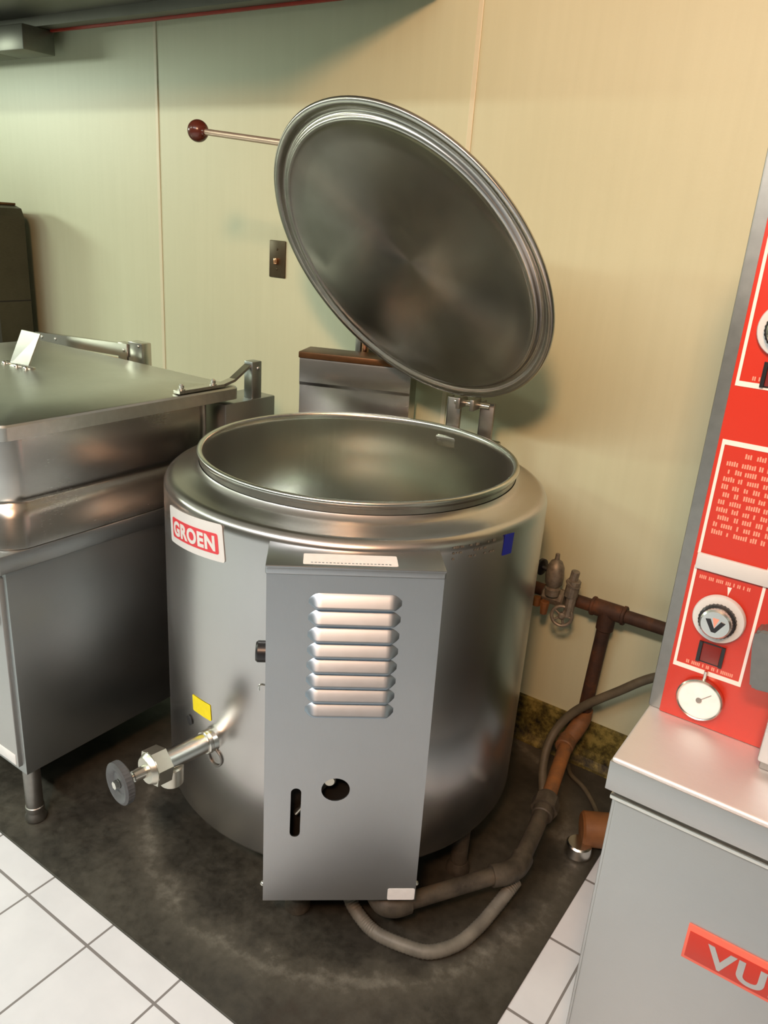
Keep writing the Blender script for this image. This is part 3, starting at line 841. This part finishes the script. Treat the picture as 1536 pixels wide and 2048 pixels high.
bm = NB()
loft(bm, [[(x, 1.84, z) for x, z in pr] for pr in ([(-3.75, 0.004), (-3.20, 0.004), (-3.20, 1.455), (-3.215, 1.485), (-3.26, 1.497), (-3.75, 1.497)],)] +
        [[(x, 1.985, z) for x, z in pr] for pr in ([(-3.75, 0.004), (-3.20, 0.004), (-3.20, 1.455), (-3.215, 1.485), (-3.26, 1.497), (-3.75, 1.497)],)])
cabt = thing('upright_cabinet', 'dark sooty upright steel cabinet against the wall behind the braising pan', 'cabinet', (-3.47, 1.91, 0))
obj('cabinet_shell', bm, 'darkbox', cabt, smooth=False)
bm = NB(); box(bm, -3.755, -3.258, 1.835, 1.988, 1.497, 1.505, 0.001)
obj('top_edge', bm, 'browntop', cabt)
bm = NB(); box(bm, -3.76, -3.199, 1.838, 1.987, 1.118, 1.123)
obj('seam_band', bm, 'void', cabt)

sw = thing('light_switch', 'small dark bronze switch plate with toggle on the cream wall beside the open lid', 'light switch', (-1.8835, YW, 1.393))
bm = NB(); box(bm, -1.9195, -1.8475, YW - 0.006, YW - 0.0003, 1.333, 1.452, 0.003)
obj('switch_plate', bm, 'bronze', sw)
bm = NB(); box(bm, -1.8905, -1.8765, YW - 0.018, YW - 0.004, 1.376, 1.396, 0.003)
obj('toggle', bm, 'copper', sw)
for z in (1.361, 1.424):
    obj('screw', dome(NB(), (-1.8835, YW - 0.006, z), (0, -1, 0), 0.004, 0.002), 'bronze', sw)

# small pipe stub on the wall above the flue
vs = thing('pipe_stub', 'short grey pipe with copper end on the wall just above the flue box', 'pipe', (-1.45, 1.99, 1.16))
bm = NB(); box(bm, -1.472, -1.452, 1.985, YW - 0.0003, 1.10, 1.222, 0.003)
obj('clamp', bm, 'dull', vs)
bm = NB(); cyl(bm, (-1.436, 1.99, 1.04), (-1.436, 1.99, 1.222), 0.011, None, 20, 0.002)
obj('tube', bm, 'copper', vs)

# ------------------------------------------------------------------ piping
gp = thing('gas_pipe', 'rusty iron pipe along the wall with valves and a drop to the kettle base', 'pipe', (-0.575, 2.0, 0.0))
PYW = 2.0
bm = NB(); cyl(bm, (-0.90, PYW, 0.563), (0.35, PYW, 0.567), 0.0185, None, 20)
cyl(bm, (-0.90, PYW, 0.563), (-0.90, 1.935, 0.563), 0.0185, None, 20)
obj('wall_run', bm, 'rust', gp)
bm = NB(); cyl(bm, (-0.608, PYW, 0.565), (-0.512, PYW, 0.565), 0.0245, None, 20, 0.002); cyl(bm, (-0.56, PYW, 0.565), (-0.562, PYW, 0.505), 0.0245, None, 20, 0.002)
for x in (-0.608, -0.520): cyl(bm, (x, PYW, 0.565), (x + 0.010, PYW, 0.565), 0.0275, None, 20, 0.002)
obj('tee_fitting', bm, 'rust', gp)
bm = NB(); tube(bm, [(-0.562, PYW, 0.53), (-0.568, PYW, 0.40), (-0.576, PYW, 0.215)], 0.0195, 20)
obj('drop_pipe', bm, 'rust', gp)
bm = NB(); tube(bm, smooth_path([(-0.576, PYW, 0.235), (-0.578, PYW - 0.004, 0.195), (-0.588, 1.955, 0.160), (-0.593, 1.935, 0.150)], 5), 0.025, 20)
obj('elbow', bm, 'rust2', gp)
bm = NB(); cyl(bm, (-0.592, 1.945, 0.152), (-0.537, 1.668, 0.121), 0.020, None, 20)
obj('pipe_length', bm, 'rust2', gp)
bm = NB(); cyl(bm, (-0.593, 1.948, 0.153), (-0.588, 1.905, 0.148), 0.027, None, 20, 0.003)
obj('coupling', bm, 'rust2', gp)
bm = NB()
dv = Vector((0.055, -0.277, -0.031)).normalized(); c0 = Vector((-0.542, 1.692, 0.124))
prism(bm, [(0.036 * cos(pi / 4 * k), 0.036 * sin(pi / 4 * k)) for k in range(8)], 0.034, frame(c0, dv))
cyl(bm, c0 - dv * 0.018, c0 + dv * 0.058, 0.028, None, 20, 0.003)
obj('pipe_union', bm, 'grease', gp)
bm = NB(); tube(bm, [(-0.537, 1.668, 0.121), (-0.520, 1.56, 0.12), (-0.507, 1.47, 0.118)], 0.021, 20)
obj('pipe_length', bm, 'grease', gp)
bm = NB(); tube(bm, smooth_path([(-0.507, 1.475, 0.118), (-0.505, 1.44, 0.118), (-0.516, 1.405, 0.118), (-0.54, 1.375, 0.118)], 6), 0.026, 20)
obj('elbow', bm, 'grease', gp)
bm = NB(); cyl(bm, (-0.535, 1.380, 0.118), (-0.665, 1.180, 0.112), 0.0195, None, 20)
obj('pipe_length', bm, 'grease', gp)
bm = NB(); tube(bm, smooth_path([(-0.655, 1.195, 0.112), (-0.672, 1.168, 0.112), (-0.695, 1.155, 0.115), (-0.72, 1.165, 0.118)], 6), 0.026, 20)
obj('elbow', bm, 'grease', gp)
# valves at the kettle side
bm = NB()
cyl(bm, (-0.745, PYW - 0.02, 0.565), (-0.680, PYW - 0.02, 0.565), 0.026, None, 8, 0.004)
lathe(bm, [(0.020, 0.58), (0.022, 0.60), (0.016, 0.605), (0.024, 0.615), (0.026, 0.64), (0.024, 0.665), (0.016, 0.682), (0.007, 0.688), (0.006, 0.705), (0, 0.706)], 20, Matrix.Translation((-0.712, PYW - 0.045, 0)), cap0=True)
gv = obj('gate_valve', bm, 'chalk', gp); gv['label'] = 'scaled grey valve body'
bm = NB(); lathe(bm, [(0.004, -0.004), (0.018, -0.006), (0.024, -0.004), (0.024, 0.004), (0.018, 0.006), (0.004, 0.004)], 28, frame((-0.752, PYW - 0.05, 0.655), (1, -0.25, 0)), closed=True)
cyl(bm, (-0.752, PYW - 0.05, 0.655), (-0.72, PYW - 0.05, 0.648), 0.006)
obj('handwheel', bm, 'black', gv)
bm = NB(); cyl(bm, (-0.727, PYW - 0.05, 0.556), (-0.727, PYW - 0.05, 0.515), 0.014, 0.010, 8, 0.002); cyl(bm, (-0.755, PYW - 0.04, 0.556), (-0.755, PYW - 0.04, 0.53), 0.011)
obj('drain_plug', bm, 'rust2', gv)
bm = NB()
for z0, z1, r in ((0.535, 0.60, 0.014), (0.595, 0.645, 0.019), (0.628, 0.636, 0.022), (0.640, 0.672, 0.012)):
    cyl(bm, (-0.656, PYW - 0.05, z0), (-0.652, PYW - 0.05, z1), r, None, 10, 0.001)
gv2 = obj('relief_valve', bm, 'chalk', gp); gv2['label'] = 'upright scaled valve with round wheel below'
bm = NB(); F = frame((-0.668, PYW - 0.062, 0.534), (0.25, -1, 0.15))
lathe(bm, [(0.028 + 0.005 * cos(k * pi / 4), 0.005 * sin(k * pi / 4)) for k in range(8)], 32, F, closed=True)
for k in range(5):
    a = 2 * pi * k / 5; cyl(bm, F @ Vector((0.006 * cos(a), 0.006 * sin(a), 0)), F @ Vector((0.028 * cos(a), 0.028 * sin(a), 0)), 0.0035, None, 8)
lathe(bm, [(0.010, -0.006), (0.010, 0.006), (0.005, 0.010), (0, 0.010)], 16, F, cap0=True)
obj('handwheel', bm, 'chalk', gv2)

def hose(name, pts, r, mat, label, cat, ridge=0.0):
    o = obj(name, tube(NB(), smooth_path(pts, 14), r, 16, ridge), mat, None); tag(o, label, cat); return o
hose('flexible_hose', [(-0.822, 1.192, 0.130), (-0.812, 1.184, 0.085), (-0.794, 1.170, 0.045), (-0.745, 1.158, 0.024), (-0.699, 1.153, 0.020), (-0.640, 1.164, 0.020), (-0.584, 1.186, 0.020), (-0.545, 1.240, 0.022), (-0.527, 1.300, 0.030), (-0.518, 1.360, 0.040), (-0.508, 1.415, 0.062), (-0.505, 1.445, 0.070)],
     0.0150, 'hose', 'grey flexible hose looping on the dark floor under the control box', 'hose', 0.0012)
hose('rubber_hose', [(-0.25, 1.975, 0.50), (-0.388, 1.965, 0.440), (-0.484, 1.958, 0.355), (-0.565, 1.955, 0.275), (-0.61, 1.945, 0.215), (-0.632, 1.91, 0.155), (-0.622, 1.855, 0.095), (-0.590, 1.80, 0.045), (-0.575, 1.77, 0.0165)],
     0.0125, 'tanhose', 'thin grimy hose sagging from behind the red panel to the floor', 'hose')
hose('drain_cable', [(-0.60, 2.02, 0.012), (-0.577, 1.985, 0.011), (-0.52, 1.95, 0.011), (-0.46, 1.885, 0.011), (-0.42, 1.82, 0.011)], 0.0065, 'tanhose', 'thin dark cable lying on the floor behind the steamer cabinet', 'cable')
dr = thing('pipe_fitting', 'rusty orange pipe end with chrome collar on the floor beside the steamer cabinet', 'pipe fitting', (-0.43, 1.73, 0.0))
bm = NB(); cyl(bm, (-0.452, 1.735, 0.055), (-0.335, 1.80, 0.060), 0.046, None, 28, 0.006)
obj('rubber_sleeve', bm, 'orange', dr)
bm = NB(); cyl(bm, (-0.440, 1.700, 0.0045), (-0.440, 1.700, 0.040), 0.036, 0.033, 28, 0.004)
obj('chrome_collar', bm, 'bright', dr)

# ------------------------------------------------------------------ lights
def area(name, loc, target, sx, sy, power, col, spread=180):
    l = bpy.data.lights.new(name, 'AREA'); l.shape = 'RECTANGLE'; l.size = sx; l.size_y = sy
    l.energy = power; l.color = col; l.spread = radians(spread)
    o = bpy.data.objects.new(name, l); COL.objects.link(o); o.location = loc
    d = Vector(target) - Vector(loc)
    o.rotation_euler = d.to_track_quat('-Z', 'Y').to_euler(); return o
COOL = (0.90, 1.0, 0.80); WARM = (1.0, 0.53, 0.29)
area('fluorescent_left', (-3.6, -1.1, 2.85), (-3.6, -1.1, 0), 1.2, 0.25, 54, COOL)
area('fluorescent_middle', (-1.0, -1.1, 2.85), (-1.0, -1.1, 0), 2.2, 0.25, 88, (1.0, 1.0, 0.97))
area('fluorescent_side', (-5.6, 0.2, 2.2), (-3.4, 1.6, 1.3), 0.9, 0.3, 42, COOL)
area('incandescent', (0.2, -0.86, 2.71), (-0.75, 2.08, 2.0), 0.3, 0.3, 35, WARM, 120)
w = bpy.data.worlds.new('room_world'); S.world = w; w.use_nodes = True
w.node_tree.nodes['Background'].inputs[0].default_value = (0.8, 0.8, 0.75, 1)
w.node_tree.nodes['Background'].inputs[1].default_value = 0.05

# ------------------------------------------------------------------ camera
F_PX, PITCH, ROLL, YAW, H = 1575.3, 0.35190, 0.07154, 0.58695, 1.5337
def ray(x, y, z):
    c, s = cos(ROLL), sin(ROLL); x, z = c * x - s * z, s * x + c * z
    c, s = cos(PITCH), sin(PITCH); y, z = c * y + s * z, -s * y + c * z
    c, s = cos(YAW), sin(YAW); return Vector((c * x - s * y, s * x + c * y, z))
r, f, u = ray(1, 0, 0), ray(0, 1, 0), ray(0, 0, 1)
cam = bpy.data.cameras.new('camera'); cam.sensor_fit = 'VERTICAL'; cam.sensor_height = 36.0; cam.lens = 36.0 * F_PX / 2048
cam.clip_start = 0.02
co = bpy.data.objects.new('camera', cam); COL.objects.link(co)
co.matrix_world = Matrix(((r.x, u.x, -f.x, 0), (r.y, u.y, -f.y, 0), (r.z, u.z, -f.z, H), (0, 0, 0, 1)))
S.camera = co
vs_ = S.view_settings
vs_.view_transform = 'Standard'; vs_.look = 'None'; vs_.gamma = 1.0; vs_.use_curve_mapping = False
vs_.exposure = 0.0
S.cycles.use_denoising = True
S.cycles.max_bounces = 8
